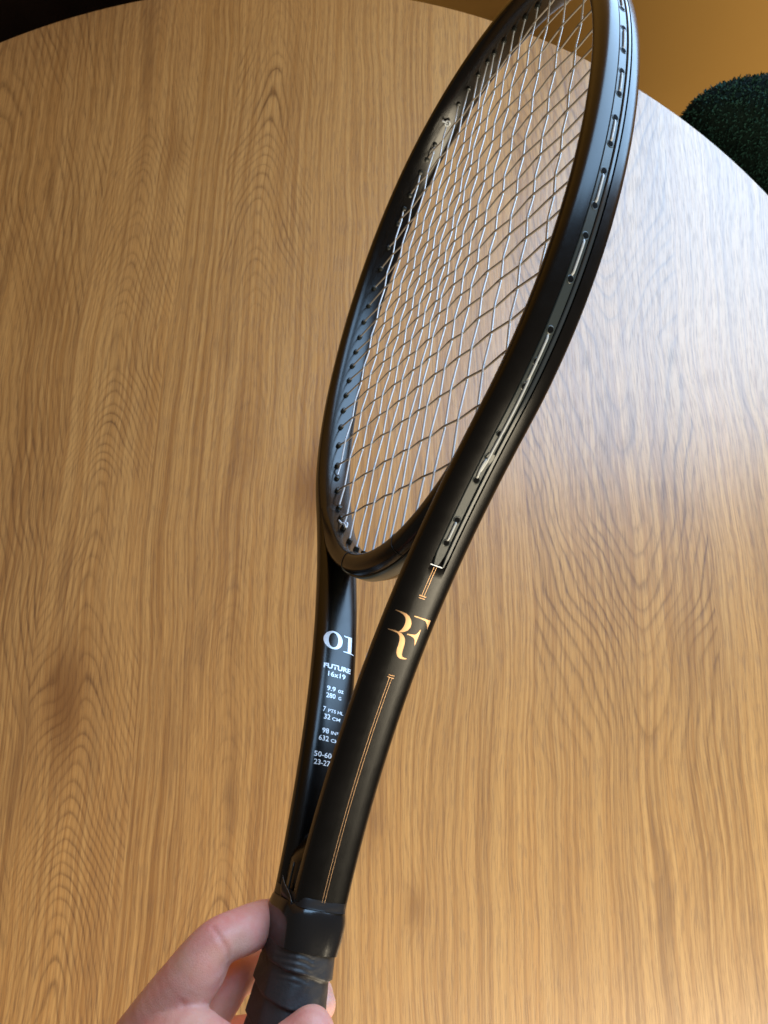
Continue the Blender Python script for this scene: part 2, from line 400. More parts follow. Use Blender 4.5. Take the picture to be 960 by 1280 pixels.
# thin inlay line on the back side of the groove
# ------------------------------------------------------------------ strings
MX = [3.521, 13.955, 24.600, 35.852, 48.183, 62.000, 77.320, 93.599]
CY = [140.41, 121.23, 103.11, 86.29, 70.58, 55.69, 41.65, 28.43, 15.81, 3.61, -8.31, -20.30, -32.81, -45.83, -59.78, -74.94, -91.85, -112.11, -134.23]
mains = sorted([-x for x in MX]+MX)
def inner_at_x(x, topside):
    mk = TH > .02 if topside else TH < -.02
    xs, ys, nn = CI[mk][:, 0], CI[mk][:, 1], CN[mk]; o = np.argsort(xs)
    return np.interp(x, xs[o], ys[o]), np.array([np.interp(x, xs[o], nn[o][:, k]) for k in (0, 1)])
def inner_at_y(y, side):
    mk = (CI[:, 0] > 0) if side > 0 else (CI[:, 0] < 0)
    xs, ys, nn = CI[mk][:, 0], CI[mk][:, 1], CN[mk]; o = np.argsort(ys)
    return np.interp(y, ys[o], xs[o]), np.array([np.interp(y, ys[o], nn[o][:, k]) for k in (0, 1)])
AMP, SR = .50, .00055
holes = {}
def string_path(pts):
    """pts: (x,y,z) nodes; straight runs between crossings with soft bends"""
    out = []
    for a, b in zip(pts[:-1], pts[1:]):
        a, b = np.array(a), np.array(b)
        for t in (0, .12, .5, .88):
            tz = sm(t) if True else t
            out.append((a[0]+(b[0]-a[0])*t, a[1]+(b[1]-a[1])*t, a[2]+(b[2]-a[2])*(t*.8+.2*tz)))
    out.append(pts[-1]); return np.array(out)/1000
for mi, x in enumerate(mains):
    yt, nt_ = inner_at_x(x, True); yb, nb = inner_at_x(x, False)
    holes[('mt', mi)] = (np.array([x, yt]), nt_); holes[('mb', mi)] = (np.array([x, yb]), nb)
    pts = [(x, yb-2, 0), (x, yb+1.5, 0)]
    wob = rng.normal(0, .18, len(CY))
    for ci in range(len(CY)-1, -1, -1):
        if yb+2 < CY[ci] < yt-2:
            s = 1 if (ci+mi) % 2 else -1
            pts.append((x+wob[ci], CY[ci], s*AMP))
    pts += [(x, yt-1.5, 0), (x, yt+2, 0)]
    o = tube('main_string', string_path(pts), SR, MAIN, racket, 8)
for ci, y in enumerate(CY):
    xl, nl = inner_at_y(y, -1); xr, nr = inner_at_y(y, 1)
    holes[('cl', ci)] = (np.array([xl, y]), nl); holes[('cr', ci)] = (np.array([xr, y]), nr)
    pts = [(xl-2, y, 0), (xl+1.5, y, 0)]
    wob = rng.normal(0, .22, 16)
    for mi, x in enumerate(mains):
        if xl+2 < x < xr-2:
            s = -1 if (ci+mi) % 2 else 1
            pts.append((x, y+wob[mi], s*AMP))
    pts += [(xr-1.5, y, 0), (xr+2, y, 0)]
    tube('cross_string', string_path(pts), SR, CROSS, racket, 8)

# grommet pegs inside the hoop: one shared mesh, plus black plugs for the shaded bores in the outer strip
def lathe_mesh(name, prof, m=12, material=None):
    bm = bmesh.new(); rr = []
    for (r, z) in prof:
        rr.append([bm.verts.new((r*math.cos(2*math.pi*j/m), r*math.sin(2*math.pi*j/m), z)) for j in range(m)])
    for a_, b_ in zip(rr[:-1], rr[1:]):
        for j in range(m): bm.faces.new((a_[j], a_[(j+1) % m], b_[(j+1) % m], b_[j]))
    bm.faces.new(rr[-1]); bm.faces.new(rr[0][::-1])
    me = bpy.data.meshes.new(name); bm.to_mesh(me); bm.free(); me.materials.append(material)
    for p_ in me.polygons: p_.use_smooth = True
    me.set_sharp_from_angle(angle=math.radians(40)); return me
peg = lathe_mesh('grommet', [(.0024, -.002), (.0024, .0002), (.0020, .0005), (.0017, .0006), (.0015, .0026), (.0011, .0028)], 12, GROMM)
eye = lathe_mesh('bore_plug', [(.00120, -.0009), (.00120, .00022), (.0009, .00025)], 14, BORE_SHADE)  # solid plug, its black stands for the shaded hole
lip = lathe_mesh('bore_rim', [(.0017, -.0009), (.0017, .00005), (.00145, .00018), (.00125, .00012)], 14, STRIP)
def place(me, name, p, d, parent=racket, zz=0.0):
    o = bpy.data.objects.new(name, me); COL.objects.link(o); o.parent = parent
    q = Vector((d[0], d[1], 0)).to_track_quat('Z', 'Y'); o.location = (p[0]/1000, p[1]/1000, zz/1000); o.rotation_mode = 'QUATERNION'; o.rotation_quaternion = q
    return o
for k_, (p, nn) in holes.items():
    place(peg, 'grommet', p+nn*.3, -nn)
def outer_from(p, nn):
    """nearest place on the outer strip line along the normal"""
    d = gsurf-p; along = d@nn; across = np.abs(d@np.array([-nn[1], nn[0]])); across[along < 0] = 1e9
    i = int(np.argmin(across+.02*along)); return i
loops = []
idx = {}
for k_, (p, nn) in holes.items():
    if k_[0] == 'mb' and abs(p[0]) < 58: continue
    idx[k_] = outer_from(p, nn)
bore_ids = sorted(set(idx.values()))
# extra bores low on the arms where the strip runs on past the hoop
arc = np.concatenate([[0], np.cumsum(np.linalg.norm(np.diff(gsurf, axis=0), axis=1))])
def at_y(y, side):
    mk = np.where((gsurf[:, 0]*side > 0) & (gsurf[:, 1] < -20))[0]; return int(mk[np.argmin(abs(gsurf[mk, 1]-y))])
for side in (-1, 1):
    for y in (-150.5, -164, -174): idx[('x', side, y)] = at_y(y, side)
idx = {k_: v for k_, v in idx.items() if not (k_[0] == 'mb' and gsurf[v, 1] < -143)}
for k_, i in idx.items():
    p, nn = gsurf[i], gn[i]
    place(lip, 'bore_rim', p-nn*.42, nn, zz=.9); place(eye, 'bore_plug', p-nn*.42, nn, zz=.9)
def loop(i, j, zoff=0.0, mt=LOOP, lift=.95):
    if i > j: i, j = j, i
    s = np.linspace(0, 1, 14); P = []
    for t in s:
        ii = i+(j-i)*t; a_, f_ = int(ii), ii-int(ii); b_ = min(a_+1, len(gsurf)-1)
        p = gsurf[a_]*(1-f_)+gsurf[b_]*f_; nn = gn[a_]*(1-f_)+gn[b_]*f_
        h = -1.7+lift*1.65*min(1, math.sin(math.pi*t)*2.2)
        P.append((p[0]+nn[0]*h, p[1]+nn[1]*h, zoff*math.sin(math.pi*t)+.9))
    tube('string_loop', np.array(P)/1000, .00052, mt, racket, 8)
for side in ('cr', 'cl'):
    for c in range(0, 18, 2): loop(idx[(side, c)], idx[(side, c+1)])
for a_, b_ in [(6, 7), (4, 5), (2, 3)]:
    for q in ('mt',):
        loop(idx[(q, a_)], idx[(q, b_)]); loop(idx[(q, 15-a_)], idx[(q, 15-b_)])
loop(idx[('mt', 0)], idx[('mt', 1)]); loop(idx[('mt', 15)], idx[('mt', 14)])
for side, mm in ((1, 15), (-1, 0)):
    lo_ = idx[('x', side, -150.5)]
    loop(idx[('mb', mm)], lo_, -.55); loop(idx[('cr' if side > 0 else 'cl', 18)], lo_, .7)
    loop(idx[('x', side, -164)], idx[('x', side, -174)])
# tie-off knots
def knot(p, nn, z, name='knot'):
    t = np.linspace(0, 2*np.pi, 24, endpoint=False)
    tx = np.array([-nn[1], nn[0]])
    P = [(p[0]-nn[0]*(3.2+.9*math.sin(2*q))+tx[0]*1.7*math.cos(q), p[1]-nn[1]*(3.2+.9*math.sin(2*q))+tx[1]*1.7*math.cos(q), z+1.5*math.sin(q)) for q in t]
    o = tube(name, np.array(P)/1000, .00062, MAIN, racket, 7, closed=True)
    P2 = [(p[0]-nn[0]*a_, p[1]-nn[1]*a_, z+b_) for a_, b_ in ((2.5, 0), (3.4, 2.2), (4.4, 4.4))]
    tube('string_tail', np.array(P2)/1000, .0006, MAIN, racket, 7)
knot(*holes[('mb', 2)], 0.3); knot(*holes[('mt', 3)], 0.3)

# ------------------------------------------------------------------ prints on the arms
ARM_Y = path[:, 1]; NR = len(right)
def arm_point(y, z, face, side, lift=.06):
    """point on the arm's surface at racket height y and depth z; face +1 outer, -1 inner"""
    yy = right[:, 1]; k_ = np.where(right[:, 1] < 60)[0]
    x = np.interp(y, yy[k_], right[k_, 0]); nx = np.interp(y, yy[k_], PN[:NR][k_, 0]); ny = np.interp(y, yy[k_], PN[:NR][k_, 1])
    hw = half_thick(y); ci = centre_in(y); zz = max(-.97, min(.97, z/HB))
    off = face*hw*(1-abs(zz)**NSE)**(1/NSE)
    # surface normal of the section (outward offset, z)
    gx = face*abs(off/hw)**(NSE-1)/hw; gz = math.copysign(abs(zz)**(NSE-1)/HB, zz); L = math.hypot(gx, gz)
    o = -ci+off+lift*gx/L
    return np.array([side*(x+nx*o), y+ny*o, z+lift*gz/L])
def decal(name, polys, face, side, material, lift=.06):
    """polys: list of outlines in (z, y) racket millimetres -> thin print following the surface"""
    cu = bpy.data.curves.new(name, 'CURVE'); cu.dimensions = '2D'; cu.fill_mode = 'BOTH'
    for pl in polys:
        sp = cu.splines.new('POLY'); sp.points.add(len(pl)-1); sp.use_cyclic_u = True
        for q, (z, y) in zip(sp.points, pl): q.co = (z, y, 0, 1)
    return flat_to_print(name, cu, face, side, material, 1, 0, 0, lift)
def flat_to_print(name, cu, face, side, material, sx, z0, y0, lift=.06):
    o = bpy.data.objects.new('tmp', cu); COL.objects.link(o)
    me = bpy.data.meshes.new_from_object(o); bpy.data.objects.remove(o); bpy.data.curves.remove(cu)
    bm = bmesh.new(); bm.from_mesh(me)
    bmesh.ops.remove_doubles(bm, verts=bm.verts, dist=1e-4)
    bmesh.ops.triangulate(bm, faces=bm.faces)
    for _ in range(5):
        lg = [e_ for e_ in bm.edges if (e_.verts[0].co-e_.verts[1].co).length*abs(sx) > .9]
        if not lg: break
        bmesh.ops.subdivide_edges(bm, edges=lg, cuts=1); bmesh.ops.triangulate(bm, faces=bm.faces)
    for v_ in bm.verts:
        z = v_.co.x*sx+z0; y = v_.co.y*abs(sx)+y0
        v_.co = Vector(arm_point(y, z, face, side, lift)/1000)
    bmesh.ops.recalc_face_normals(bm, faces=bm.faces)
    bm.to_mesh(me); bm.free(); me.name = name; me.materials.clear(); me.materials.append(material)
    po = bpy.data.objects.new(name, me); COL.objects.link(po); po.parent = racket; return po
def text_print(name, body, size, zc, yc, bold=0.0, material=None, width=None):
    cu = bpy.data.curves.new(name, 'FONT'); cu.body = body; cu.align_x = 'CENTER'; cu.align_y = 'CENTER'; cu.size = 1.0; cu.offset = bold; cu.resolution_u = 3
    # the reader of the inner face sees +z on the left, so text runs towards -z
    return flat_to_print(name, cu, -1, -1, material or SILVER, -size, zc, yc)
#@@P0
_RF = dict(
bowl=[(9.21, -201.81), (7.14, -201.65), (4.95, -201.75), (3.16, -202.45), (1.78, -203.63), (1.03, -204.85), (0.88, -206.23), (1.44, -207.52), (2.65, -208.47), (3.88, -208.98), (5.15, -209.13), (4.25, -208.15), (3.77, -206.74), (3.69, -205.29), (4.06, -203.98), (4.8, -203.07), (6.04, -202.39), (7.54, -202.11), (9.2, -202.05)],
leg=[(9.25, -209.3), (7.94, -209.14), (5.88, -209.07), (4.93, -209.12), (3.74, -209.28), (2.27, -210.02), (1.24, -211.03), (0.66, -212.45), (0.47, -213.97), (0.34, -215.51), (0.07, -216.87), (-0.55, -217.72), (-1.65, -217.93), (-2.75, -217.85), (-2.75, -218.12), (-1.12, -218.55), (0.4, -218.58), (1.66, -217.98), (2.55, -216.93), (2.99, -215.34), (3.02, -213.64), (3.24, -211.99), (3.81, -210.72), (4.65, -209.97), (5.59, -209.6), (7.35, -209.5), (9.2, -209.58)],
ftop=[(1.17, -201.6), (-0.58, -201.6), (-3.33, -201.62), (-5.46, -201.62), (-6.75, -201.6), (-6.78, -202.64), (-6.78, -203.81), (-6.8, -205.22), (-6.2, -204.1), (-5.3, -202.95), (-4.3, -202.2), (-1.5, -201.98), (1.17, -201.95)],
fmid=[(1.1, -208.85), (-0.59, -208.64), (-2.19, -208.4), (-3.0, -207.8), (-3.5, -206.8), (-3.85, -205.73), (-4.05, -206.96), (-4.08, -208.69), (-4.08, -210.46), (-4.06, -211.84), (-4.03, -212.6), (-3.6, -211.3), (-2.95, -210.2), (-2.05, -209.55), (-0.55, -209.22), (1.05, -209.18)])
for k_, pl in _RF.items(): decal('monogram_stroke', [pl], 1, 1, COPPER)
def rect(z0, z1, y0, y1, n=1):
    return [(z0, y0), (z1, y0), (z1, y1), (z0, y1)]
def stripe(y0, y1, zc):
    for s_ in (-.55, .55):
        ys = np.linspace(y0, y1, max(2, int(abs(y1-y0)/3)))
        decal('pinstripe', [[(zc+s_-.085, y) for y in ys]+[(zc+s_+.085, y) for y in ys[::-1]]], 1, 1, COPPER, .05)
stripe(-182.4, -193.6, 1.1); stripe(-226.6, -317.0, 1.05)
decal('pinstripe_end', [rect(-1.9, 3.7, -181.9, -181.6)], 1, 1, SILVER, .05)
decal('pinstripe_end', [rect(-.5, 2.7, -193.7, -193.95)], 1, 1, COPPER, .05)
decal('pinstripe_end', [rect(-.3, 2.5, -194.6, -194.8)], 1, 1, COPPER, .05)
decal('pinstripe_end', [rect(-.3, 2.4, -225.5, -225.7)], 1, 1, COPPER, .05)
decal('pinstripe_end', [rect(-.5, 2.6, -226.4, -226.62)], 1, 1, COPPER, .05)
_t = np.linspace(0, 2*np.pi, 40, endpoint=False)
decal('numeral', [[(3.45+4.95*math.cos(t), -212.5+4.45*math.sin(t)) for t in _t], [(3.42+2.5*math.cos(t), -212.5+3.6*math.sin(t)) for t in _t][::-1]], -1, -1, SILVER)
decal('numeral', [[(-2.25, -208.75), (-3.3, -208.95), (-4.84, -208.8), (-6.73, -208.7), (-6.75, -216.35), (-8.4, -216.75), (-8.4, -217.05), (-6.4, -217.0), (-4.27, -216.95), (-2.1, -216.9), (-2.1, -216.6), (-3.2, -216.5), (-4.6, -216.35), (-4.6, -209.75), (-4.18, -209.44), (-2.82, -209.4), (-2.24, -209.2)]], -1, -1, SILVER)
def line(body, zl, zr, yc, h, bold=0.0, name='spec_text'):
    cu = bpy.data.curves.new('t', 'FONT'); cu.body = body; cu.size = 1.0; cu.offset = bold; cu.resolution_u = 3
    o = bpy.data.objects.new('tmp', cu); COL.objects.link(o); bpy.context.view_layer.update()
    me = bpy.data.meshes.new_from_object(o); bpy.data.objects.remove(o)
    co = np.array([v_.co[:] for v_ in me.vertices]); x0, x1, y0, y1 = co[:, 0].min(), co[:, 0].max(), co[:, 1].min(), co[:, 1].max()
    bpy.data.meshes.remove(me)
    # bake the wanted width and height into the letters
    kx_ = (zl-zr)/(x1-x0); ky_ = h/(y1-y0)
    o = bpy.data.objects.new('tmp', cu); COL.objects.link(o); me = bpy.data.meshes.new_from_object(o); bpy.data.objects.remove(o); bpy.data.curves.remove(cu)
    bm = bmesh.new(); bm.from_mesh(me); bmesh.ops.remove_doubles(bm, verts=bm.verts, dist=1e-4); bmesh.ops.triangulate(bm, faces=bm.faces)
    for v_ in bm.verts:
        v_.co = Vector((zl-(v_.co.x-x0)*kx_, (v_.co.y-y0)*ky_+yc-h/2, 0))
    for _ in range(4):
        lg = [e_ for e_ in bm.edges if (e_.verts[0].co-e_.verts[1].co).length > 1.0]
        if not lg: break
        bmesh.ops.subdivide_edges(bm, edges=lg, cuts=1); bmesh.ops.triangulate(bm, faces=bm.faces)
    for v_ in bm.verts: v_.co = Vector(arm_point(v_.co.y, v_.co.x, -1, -1)/1000)
    bmesh.ops.recalc_face_normals(bm, faces=bm.faces); bm.to_mesh(me); bm.free(); me.name = name; me.materials.clear(); me.materials.append(SILVER)
    po = bpy.data.objects.new(name, me); COL.objects.link(po); po.parent = racket
line('FUTURE', 7.3, -7.0, -225.2, 2.3, .035)
line('16x19', 4.8, -4.3, -228.6, 2.35, .012)
def pair(a_, b_, z0, z1, z2, z3, yc):
    line(a_, z0, z1, yc, 2.15, .012); hb_ = 1.45; line(b_, z2, z3, yc-.35, hb_, .012)
pair('9.9', 'oz', 4.7, .3, -1.1, -3.9, -235.2)
pair('280', 'G', 4.7, .0, -1.6, -3.0, -238.3)
pair('7', 'PTS HL', 5.5, 4.1, 2.9, -4.9, -244.5)
pair('32', 'CM', 4.6, 1.5, .5, -3.6, -247.6)
pair('98', 'IN\u00b2', 4.6, 1.4, .3, -3.4, -253.5)
pair('632', 'CM\u00b2', 5.8, 1.0, -.1, -4.9, -256.7)
pair('50-60', 'LBS', 6.9, -1.4, -2.5, -6.6, -263.4)
pair('23-27', 'KG', 6.5, -1.2, -2.3, -5.4, -266.6)
#@@P1

# ------------------------------------------------------------------ handle
def octa(hx, hz, n=64, k=.5, q=3.0):
    a_ = np.arange(n)/n*2*np.pi; out = []
    for t in a_:
        c, s = math.cos(t), math.sin(t)
        r = 1/max(abs(c)/hx, abs(s)/hz, (abs(c)/hx+abs(s)/hz)/1.50)
        r2 = 1/((abs(c)/hx)**q+(abs(s)/hz)**q)**(1/q)
        r = k*r+(1-k)*r2
        out.append((r*c, r*s))
    return np.array(out)
HN = 128
PITCH = 11.6
def wrap_phase(y, j):
    a = j/HN*2*np.pi
    return (-(y+331))/PITCH + j/HN + .30+.02*math.sin(3*a+y*.11)+.012*math.sin(7*a+1.3)
rings = []
for y in np.arange(-329.5, -470, -.45):
    o8 = octa(14.9, 12.6, HN, .35); row = []
    for j, (x, z) in enumerate(o8):
        p_ = wrap_phase(y, j); ph = p_ % 1.0
        # each lap lies over the one below: thick just above its lower edge, then a sharp step down
        step = .095*(ph**.8) if ph < .93 else .095*(.93**.8)*(1-ph)/.07
        wr = .0
        if p_ < 1.25: wr = .012*math.sin(ph*34+3*math.sin(j*.21))*math.sin(j*.09+1)
        r = .985+step+wr+.003*math.sin(y*1.1+j*.5)+.004*math.sin(y*.37+j*.23)
        row.append((x*r, y, z*r))
    rings.append(row)
Vg, Fg = grid_sweep(np.array(rings)/1000); mesh_obj('grip_wrap', Vg, Fg, GRIP, racket)
def ring_part(name, prof, material, wav=0.0, hx=15.0, hz=12.2, k=.1, crink=0.0, sq=3.0):
    rings = []
    for q, (y, kk) in enumerate(prof):
        o8 = octa(hx, hz, HN, k, sq)
        rings.append([(x*(kk+crink*math.sin(j*.33+q*.9)*math.sin(q*1.7+j*.05)), y+wav*math.sin(j/HN*4*np.pi+q*.05), z*kk) for j, (x, z) in enumerate(o8)])
    V_, F_ = grid_sweep(np.array(rings)/1000); return mesh_obj(name, V_, F_, material, racket, sharp=60)
tp = [(-312.6, .93), (-312.7, 1.0)]+[(-312.7-.5*i, 1.0+.003*i+.003*math.sin(i*2.9)) for i in range(1, 8)]
ring_part('finishing_tape', tp+[(-316.4, .95)], TAPE, wav=.25, hx=16.0, hz=11.35, k=0, crink=.005, sq=4.6)
cl = [(-315.9, .95), (-316.0, 1.035), (-316.5, 1.052), (-317.1, 1.068), (-317.9, 1.085), (-318.9, 1.100), (-320.0, 1.110), (-321.5, 1.115), (-323, 1.113), (-326, 1.104), (-329, 1.080), (-331.2, 1.066), (-331.5, 1.0)]
ring_part('rubber_collar', cl, RUBBER, wav=.45, hx=15.2, hz=12.2, k=0, crink=.001, sq=3.4)
# loose curling corner of the tape
V_ = []; F_ = []
for q, t in enumerate(np.linspace(0, 1, 12)):
    x = -.5+11.5*t; y = -308.6-6.6*t**.75; zf = 12.0+1.3*(1-t)**2+.2*math.sin(t*7)
    V_ += [(x, y, zf), (x-.2, (y-316.5)/2, zf-.1), (x-.3, -316.5, 12.0)]
    if q: b_ = 3*q; F_ += [(b_-3, b_-2, b_+1, b_), (b_-2, b_-1, b_+2, b_+1)]
o = mesh_obj('loose_tape_corner', np.array(V_)/1000, F_, TAPE, racket)
sd = o.modifiers.new('thick', 'SOLIDIFY'); sd.thickness = .00025
P = np.array([(-.5+11.5*t, -308.6-6.6*t**.75+.05, 12.0+1.3*(1-t)**2+.2*math.sin(t*7)) for t in np.linspace(0, 1, 14)])
tube('tape_edge', P/1000, .00008, CROSS, racket, 5)

#@@H0
# ------------------------------------------------------------------ hand: one continuous surface, joints given in racket millimetres (x, y, z, radius)
CHAINS = {
    'index': [(-34.3, -397.7, 51.4, 12.5), (-21.1, -375.2, 46.3, 11.8), (-12.7, -360.9, 42.2, 11.6), (-6.2, -346.9, 37.1, 11.0), (-3.9, -338.0, 34.3, 9.3), (-3.3, -334.0, 31.2, 8.7), (-5.3, -330.8, 22.7, 8.8), (-14.9, -328.6, 9.4, 8.4), (-20.0, -329.6, -6.2, 7.8), (-17.2, -332.8, -15.7, 7.0)],
    'middle': [(-47.7, -410.7, 38.8, 12.0), (-36.4, -384.4, 28.1, 11.0), (-30.1, -365.6, 19.5, 10.0), (-29.2, -356.5, 14.9, 9.0), (-30.8, -352.7, 11.3, 8.8), (-35.7, -351.6, -0.3, 8.6), (-31.4, -353.2, -14.2, 8.2), (-19.8, -353.6, -19.9, 7.4), (-10.1, -355.0, -19.6, 6.2)],
    'ring': [(-56.2, -427.8, 27.3, 11.5), (-47.1, -404.4, 16.4, 10.6), (-41.5, -385.2, 7.4, 9.4), (-41.0, -380.2, 2.6, 9.0), (-40.9, -378.5, -9.6, 8.4), (-35.3, -380.1, -21.1, 7.8), (-24.3, -380.8, -25.9, 7.0)],
    'little': [(-57.1, -446.8, 17.8, 10.5), (-49.0, -424.7, 8.1, 9.2), (-44.2, -409.0, 0.3, 8.2), (-43.2, -404.4, -8.6, 7.6), (-38.5, -405.1, -19.9, 7.0), (-28.2, -405.2, -22.4, 6.2)],
    'thumb': [(-55.8, -434.7, 57.5, 17.0), (-28.4, -402.2, 49.9, 16.5), (-10.1, -379.7, 43.7, 14.5), (-0.2, -367.0, 37.4, 12.6), (11.8, -366.9, 25.9, 10.6), (20.4, -365.5, 12.5, 9.6), (23.0, -358.8, 4.6, 9.3), (25.1, -352.8, -0.2, 8.7)],
    'palm1': [(-34.3, -397.7, 51.4, 12.5), (-52.7, -425.8, 50.2, 17.0), (-69.4, -454.5, 50.1, 20.0), (-90.8, -494.0, 51.0, 24.0)],
    'palm2': [(-47.7, -410.7, 38.8, 12.5), (-58.8, -436.6, 41.5, 18.0), (-79.3, -472.8, 43.3, 22.0), (-90.8, -494.0, 51.0, 24.0)],
    'palm3': [(-56.2, -427.8, 27.3, 12.5), (-62.9, -449.4, 29.0, 17.0), (-77.8, -477.5, 35.6, 20.0), (-90.8, -494.0, 51.0, 24.0)],
    'palm4': [(-57.1, -446.8, 17.8, 11.5), (-61.6, -461.8, 20.3, 15.0), (-79.1, -488.7, 28.6, 18.0), (-92.2, -499.9, 48.9, 24.0)],
    'arm': [(-90.8, -494.0, 51.0, 25.0), (-117.8, -534.9, 58.3, 25.0), (-162.2, -598.8, 69.2, 27.0), (-294.4, -807.1, 95.9, 36.0)],
}
CREASES = [
    (0.7, 0.9, [(1.2, -329.2, 36.9), (3.8, -330.8, 35.0), (5.2, -333.1, 32.5), (5.3, -335.5, 30.5), (4.6, -338.0, 29.6)]),
    (0.7, 0.5, [(2.3, -353.0, 42.3), (2.6, -354.0, 39.9), (2.2, -354.7, 35.7), (1.8, -353.6, 33.2)]),
    (0.6, 0.5, [(2.4, -347.3, 30.0), (2.0, -343.2, 28.4), (3.5, -339.6, 28.5)]),
    (0.45, 0.3, [(26.3, -349.8, 8.6), (25.7, -347.2, 6.5), (27.8, -345.1, 2.9), (29.7, -345.4, -0.7), (31.3, -347.5, -3.1)]),
]
def skin_material():
    mt, nt, P = mat('skin'); n = N(nt); tc = n.new('ShaderNodeTexCoord'); v = tc.outputs['Object']
    a_ = n.ramp(n.noise(v, 45, 3, .55), [(.35, (.76, .40, .29)), (.68, (.78, .29, .235))])
    b_ = n.mix(n.math('MULTIPLY', n.ramp(n.noise(v, 320, 3, .6), [(.40, (0, 0, 0)), (.65, (1, 1, 1))]), .22), a_, (.82, .47, .38))
    fa = n.new('ShaderNodeAttribute', attribute_name='flush')
    b_ = n.mix(n.math('MULTIPLY', fa.outputs['Fac'], .35), b_, (.62, .20, .17))
    n.link(b_, P.inputs['Base Color']); P.inputs['Roughness'].default_value = .42; P.inputs['Specular IOR Level'].default_value = .42
    P.inputs['Subsurface Weight'].default_value = .35; P.inputs['Subsurface Radius'].default_value = (1.0, .35, .2); P.inputs['Subsurface Scale'].default_value = .006
    vo = n.new('ShaderNodeTexVoronoi'); vo.feature = 'DISTANCE_TO_EDGE'; n.link(v, vo.inputs['Vector']); vo.inputs['Scale'].default_value = 1100
    h = n.math('ADD', n.ramp(vo.outputs['Distance'], [(0, (0, 0, 0)), (.12, (1, 1, 1))]), n.math('MULTIPLY', n.noise(v, 240, 4, .6), 1.6))
    n.link(n.bump(h, .28, .0003), P.inputs['Normal']); return mt
SKIN = skin_material()
def ico(sub):
    bm = bmesh.new(); bmesh.ops.create_icosphere(bm, subdivisions=sub, radius=1); vs_ = np.array([v.co[:] for v in bm.verts]); fs = [[v.index for v in f.verts] for f in bm.faces]; bm.free(); return vs_, fs
IV, IF = ico(3)
HVs, HFs = [], []; off = 0
def catmull(P, k=6):
    P = np.array(P); Q = np.vstack([2*P[0]-P[1], P, 2*P[-1]-P[-2]]); out = []
    for i in range(1, len(Q)-2):
        for t in np.linspace(0, 1, k, endpoint=False):
            a_, b_, c_, d_ = Q[i-1], Q[i], Q[i+1], Q[i+2]
            out.append(.5*(2*b_+(c_-a_)*t+(2*a_-5*b_+4*c_-d_)*t*t+(3*b_-a_-3*c_+d_)*t**3))
    out.append(P[-1]); return np.array(out)
for nm, ch in CHAINS.items():
    P = catmull(ch, 5)
    for q in P:      # overlapping balls, merged below into one skin
        HVs.append(IV*q[3]+q[:3]); HFs += [[a_+off for a_ in f] for f in IF]; off += len(IV)
hm = mesh_obj('hand', np.vstack(HVs)/1000, HFs, SKIN)
hm.matrix_world = Matrix(M.tolist())
rm = hm.modifiers.new('merge', 'REMESH'); rm.mode = 'VOXEL'; rm.voxel_size = .00085; rm.use_smooth_shade = True
sm_ = hm.modifiers.new('soften', 'SMOOTH'); sm_.factor = .5; sm_.iterations = 6
bpy.context.view_layer.update()
dg = bpy.context.evaluated_depsgraph_get()
hme = bpy.data.meshes.new_from_object(hm.evaluated_get(dg)); hm.modifiers.clear(); old = hm.data; hm.data = hme; bpy.data.meshes.remove(old); hme.name = 'hand'
co = np.empty(len(hme.vertices)*3); hme.vertices.foreach_get('co', co); co = co.reshape(-1, 3)*1000
no = np.empty(len(hme.vertices)*3); hme.vertices.foreach_get('normal', no); no = no.reshape(-1, 3)
flush = np.zeros(len(co)); push = np.zeros(len(co))
for (wd, dp, pl) in CREASES:
    pl = catmull(np.array(pl), 6); dmin = np.full(len(co), 1e9)
    for a_, b_ in zip(pl[:-1], pl[1:]):
        ab = b_-a_; t_ = np.clip(((co-a_)@ab)/(ab@ab+1e-9), 0, 1); dmin = np.minimum(dmin, np.linalg.norm(co-(a_+t_[:, None]*ab), axis=1))
    push += .42*dp*(np.exp(-(dmin/wd)**2)-.35*np.exp(-((dmin-2.4*wd)/(1.3*wd))**2)); flush = np.maximum(flush, np.exp(-(dmin/(wd*3.2))**2))
lump = .13*np.sin(co[:, 0]*.55+1.2*np.sin(co[:, 1]*.31))*np.sin(co[:, 1]*.47+co[:, 2]*.38)
co = co-no*(push-lump)[:, None]
hme.vertices.foreach_set('co', (co/1000).ravel())
at = hme.attributes.new('flush', 'FLOAT', 'POINT'); at.data.foreach_set('value', flush.astype(np.float32))
hme.polygons.foreach_set('use_smooth', [True]*len(hme.polygons)); hme.update()
if not hme.materials: hme.materials.append(SKIN)
tag(hm, label='bare hand gripping the racket handle from the left, thumb in front', category='hand')
# thumb nail
nc = np.array([27.6, -352.4, 1.2]); ndir = np.array([.80, -.05, .46]); ndir /= np.linalg.norm(ndir)
nu = np.array([.1, .93, -.2]); nu -= nu.dot(ndir)*ndir; nu /= np.linalg.norm(nu); nv_ = np.cross(ndir, nu)
V_ = []; F_ = []; nn_ = 13
for i in range(nn_):
    for j in range(nn_):
        s_, t_ = -1+2*i/(nn_-1), -1+2*j/(nn_-1)
        k_ = math.sqrt(1-.5*t_*t_); l_ = math.sqrt(1-.5*s_*s_); s2, t2 = s_*k_, t_*l_
        V_.append(nc+nu*(s2*6.2-3.0)+nv_*(t2*5.2)+ndir*(8.75-1.9*t2*t2-1.3*max(0, s2)**3-.0*s2))
for i in range(nn_-1):
    for j in range(nn_-1): F_.append((i*nn_+j, i*nn_+j+1, (i+1)*nn_+j+1, (i+1)*nn_+j))
NAIL = simple('nail', (.78, .47, .42), .25, spec=.5)
nail = mesh_obj('thumb_nail', np.array(V_)/1000, F_, NAIL); nail.parent = hm
sd = nail.modifiers.new('thick', 'SOLIDIFY'); sd.thickness = .0006; sd.offset = -1
